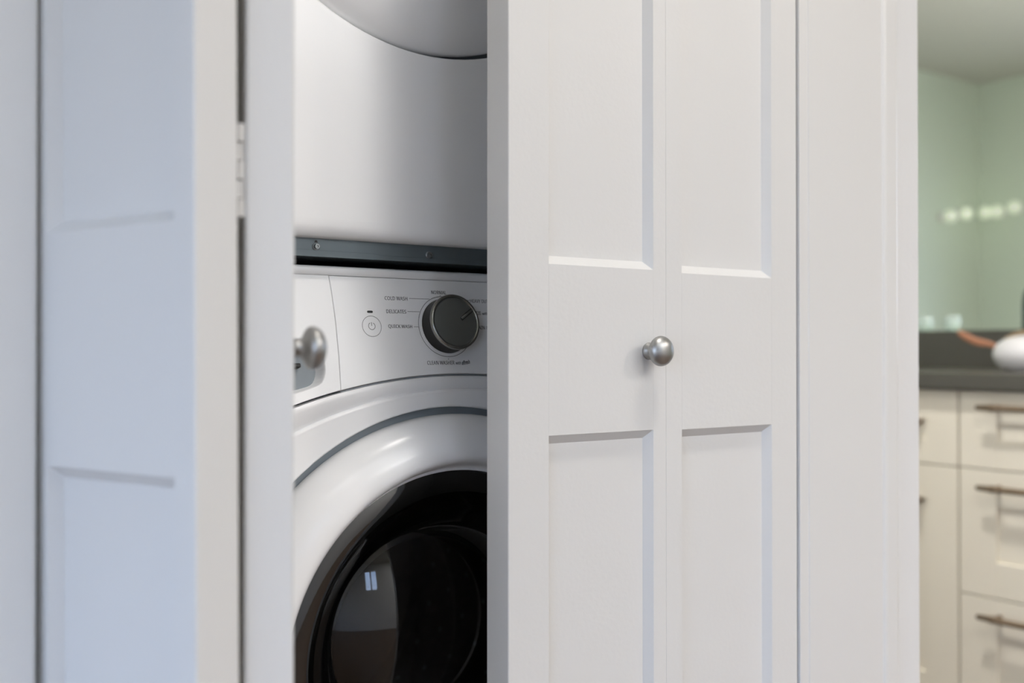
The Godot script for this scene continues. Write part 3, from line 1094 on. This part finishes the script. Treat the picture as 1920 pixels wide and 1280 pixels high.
func kitchen() -> void:
	# right unit: three drawers
	var t := thing("base_cabinet", "cream three drawer base cabinet with long bar handles under the dark worktop", "cabinet")
	var st := mb()
	pbox(st, 2.352, 2.92, 0.10, 0.874, 0.858, 1.4545)
	build("body", st, M.cream_in, t)
	st = mb()
	pbox(st, 2.40, 2.42, 0.0, 0.10, 0.858, 1.4545)
	build("plinth", st, M.cream, t)
	for d in [[0.6925, 0.8720, 0.060, 0.072, 0.836], [0.3965, 0.6895, 0.082, 0.082, 0.651], [0.1030, 0.3935, 0.082, 0.082, 0.354]]:
		var fr := build("drawer", shaker(0.860, 1.4535, d[0], d[1], 0.092, d[2], d[3]), M.cream, t)
		bar_handle(fr, d[4], 1.392, 0.920)
	# left unit: a drawer over a door, small round knobs
	t = thing("base_cabinet", "cream base cabinet half hidden by the wall corner, drawer over a tall door", "cabinet")
	st = mb()
	pbox(st, 2.352, 2.92, 0.10, 0.874, 1.4575, 1.90)
	build("body", st, M.cream_in, t)
	st = mb()
	pbox(st, 2.40, 2.42, 0.0, 0.10, 1.4575, 1.90)
	build("plinth", st, M.cream, t)
	for d in [["drawer", 0.6925, 0.8720, 0.060, 0.072, 0.792], ["door", 0.1030, 0.6895, 0.082, 0.082, 0.6025]]:
		var fr := build(d[0], shaker(1.4585, 1.899, d[1], d[2], 0.085, d[3], d[4]), M.cream, t)
		st = mb()
		lathe(st, [[0.006, 0.0], [0.005, 0.008], [0.010, 0.014], [0.012, 0.019], [0.009, 0.023], [0.0, 0.0245]], Transform3D(Basis(Vector3.UP, -PI / 2), P(2.330, d[5], 1.558)), 24)
		build("knob", st, M.bronze, fr)
	# worktop with its upstand
	t = thing("worktop", "dark grey stone worktop with a low upstand along its back, over the cream cabinets", "worktop")
	st = mb()
	pbox(st, 2.305, 2.93, 0.876, 0.914, 0.84, 2.20, 0.0025)
	build("slab", st, M.stone, t)
	st = mb()
	pbox(st, 2.93, 2.95, 0.876, 1.0275, 0.84, 2.20, 0.002)
	build("upstand", st, M.stone, t)
	# pony wall that carries the upstand
	st = mb()
	pbox(st, 2.95, 3.05, 0.0, 1.0265, 0.84, 2.20, 0.003)
	struct("wall_low", st, M.green, "low green half wall behind the kitchen worktop", "wall")

	# white bowl turned over on the worktop
	st = mb()
	var c := P(2.62, 0.9142, 1.430)
	lathe(st, smooth_prof([[0.0, 0.0], [0.050, 0.0], [0.066, 0.0015], [0.080, 0.010], [0.091, 0.026], [0.095, 0.043], [0.0915, 0.059], [0.081, 0.073], [0.064, 0.083], [0.042, 0.0895], [0.020, 0.0918], [0.0, 0.0922]], 5), Transform3D(Basis(Vector3.RIGHT, -PI / 2), c), 72, 70.0)
	tag(build("bowl", st, M.ceramic), "rounded white ceramic bowl upside down on the dark worktop at the right edge", "bowl")
	# two wooden servers behind the bowl
	st = mb()
	var pts := PackedVector3Array()
	var rad := PackedFloat32Array()
	for q in [[1.7080, 1.0195, 0.006], [1.6960, 1.0110, 0.009], [1.6800, 1.0025, 0.010], [1.6600, 0.9935, 0.0105], [1.6400, 0.9880, 0.010], [1.6220, 0.9860, 0.008], [1.5950, 0.9780, 0.006], [1.5500, 0.9500, 0.0055], [1.5050, 0.9205, 0.005]]:
		pts.append(P(2.735, q[1], q[0]))
		rad.append(q[2])
	tube(st, pts, rad, 16, 0.5)
	tag(build("serving_spoon", st, M.wood_a), "curved orange brown wooden server leaning left out behind the white bowl", "serving spoon")
	st = mb()
	pts = PackedVector3Array()
	rad = PackedFloat32Array()
	for q in [[1.5850, 0.9205, 0.005], [1.5950, 0.9500, 0.0055], [1.6040, 0.9790, 0.006], [1.6000, 0.9900, 0.008], [1.5880, 0.9990, 0.010], [1.5650, 1.0085, 0.011], [1.5350, 1.0165, 0.012], [1.5000, 1.0225, 0.012], [1.4700, 1.0260, 0.011]]:
		pts.append(P(2.775, q[1], q[0]))
		rad.append(q[2])
	tube(st, pts, rad, 16, 0.6)
	tag(build("serving_fork", st, M.wood_b), "pale tan wooden server sloping up to the right behind the white bowl", "serving fork")
	# dark bottle
	st = mb()
	lathe(st, [[0.0, 0.0], [0.036, 0.0], [0.0385, 0.004], [0.0385, 0.185], [0.036, 0.205], [0.026, 0.228], [0.0155, 0.244], [0.0140, 0.262], [0.0140, 0.300], [0.0155, 0.302], [0.0155, 0.314], [0.0, 0.314]], Transform3D(Basis(Vector3.RIGHT, -PI / 2), P(2.845, 0.9142, 1.5430)), 40, 50.0)
	tag(build("bottle", st, M.bottle), "tall dark glass bottle standing on the worktop at the right edge", "bottle")
	# two little glasses on the upstand and half wall
	for g in [[3.0, 1.895, "small pale glass standing on the half wall, left of the wooden servers"], [3.0, 1.990, "small pale glass on the half wall, half hidden by the white wall corner"]]:
		st = mb()
		lathe(st, smooth_prof([[0.0, 0.0], [0.010, 0.0], [0.017, 0.002], [0.0225, 0.014], [0.0235, 0.026], [0.0215, 0.038], [0.0190, 0.045], [0.0180, 0.045], [0.0200, 0.036], [0.0215, 0.026], [0.0200, 0.013], [0.0, 0.004]], 3), Transform3D(Basis(Vector3.RIGHT, -PI / 2), P(g[0], 1.0267, g[1])), 32, 70.0)
		tag(build("tumbler", st, M.tumbler), g[2], "glass", "small glasses on the half wall")
	# small globe lights along the green walls
	var names := ["left one of the two small globe lights on the far green wall", "right one of the two small globe lights on the far green wall",
		"small globe light on the green side wall, first from the room corner", "small globe light on the green side wall, second from the room corner", "small globe light on the green side wall, at the right edge of the view"]
	var spots := [[5.1606, 1.679, 3.32, 0], [5.3094, 1.704, 3.32, 0], [5.52, 1.719, 3.2543, 1], [5.52, 1.7177, 3.1867, 1], [5.52, 1.730, 3.0877, 1]]
	for i in 5:
		var s: Array = spots[i]
		var b := Basis() if s[3] == 0 else Basis(Vector3.UP, -PI / 2)
		var g := thing("wall_light", names[i], "wall light", P(s[0], s[1], s[2]), "globe lights on the green walls")
		g.basis = b
		st = mb()
		lathe(st, [[0.0, 0.001], [0.028, 0.001], [0.028, 0.008], [0.012, 0.012], [0.012, 0.022], [0.0, 0.022]], Transform3D(), 24)
		build("mount", st, M.trim, g)
		st = mb()
		var gp := []
		for k in 13:
			gp.append([sin(PI * k / 12.0) * 0.034, 0.054 - cos(PI * k / 12.0) * 0.034])
		gp.reverse()
		lathe(st, gp, Transform3D(), 24)
		build("globe", st, M.bead, g)
		var l := OmniLight3D.new()
		l.name = "lamp"
		l.position = Vector3(0, 0, 0.054)
		l.light_energy = 0.002
		l.light_color = Color(0.95, 1.0, 0.88)
		l.light_size = 0.034
		l.omni_range = 8.0
		l.omni_attenuation = 2.0
		l.shadow_enabled = true
		g.add_child(l, true)
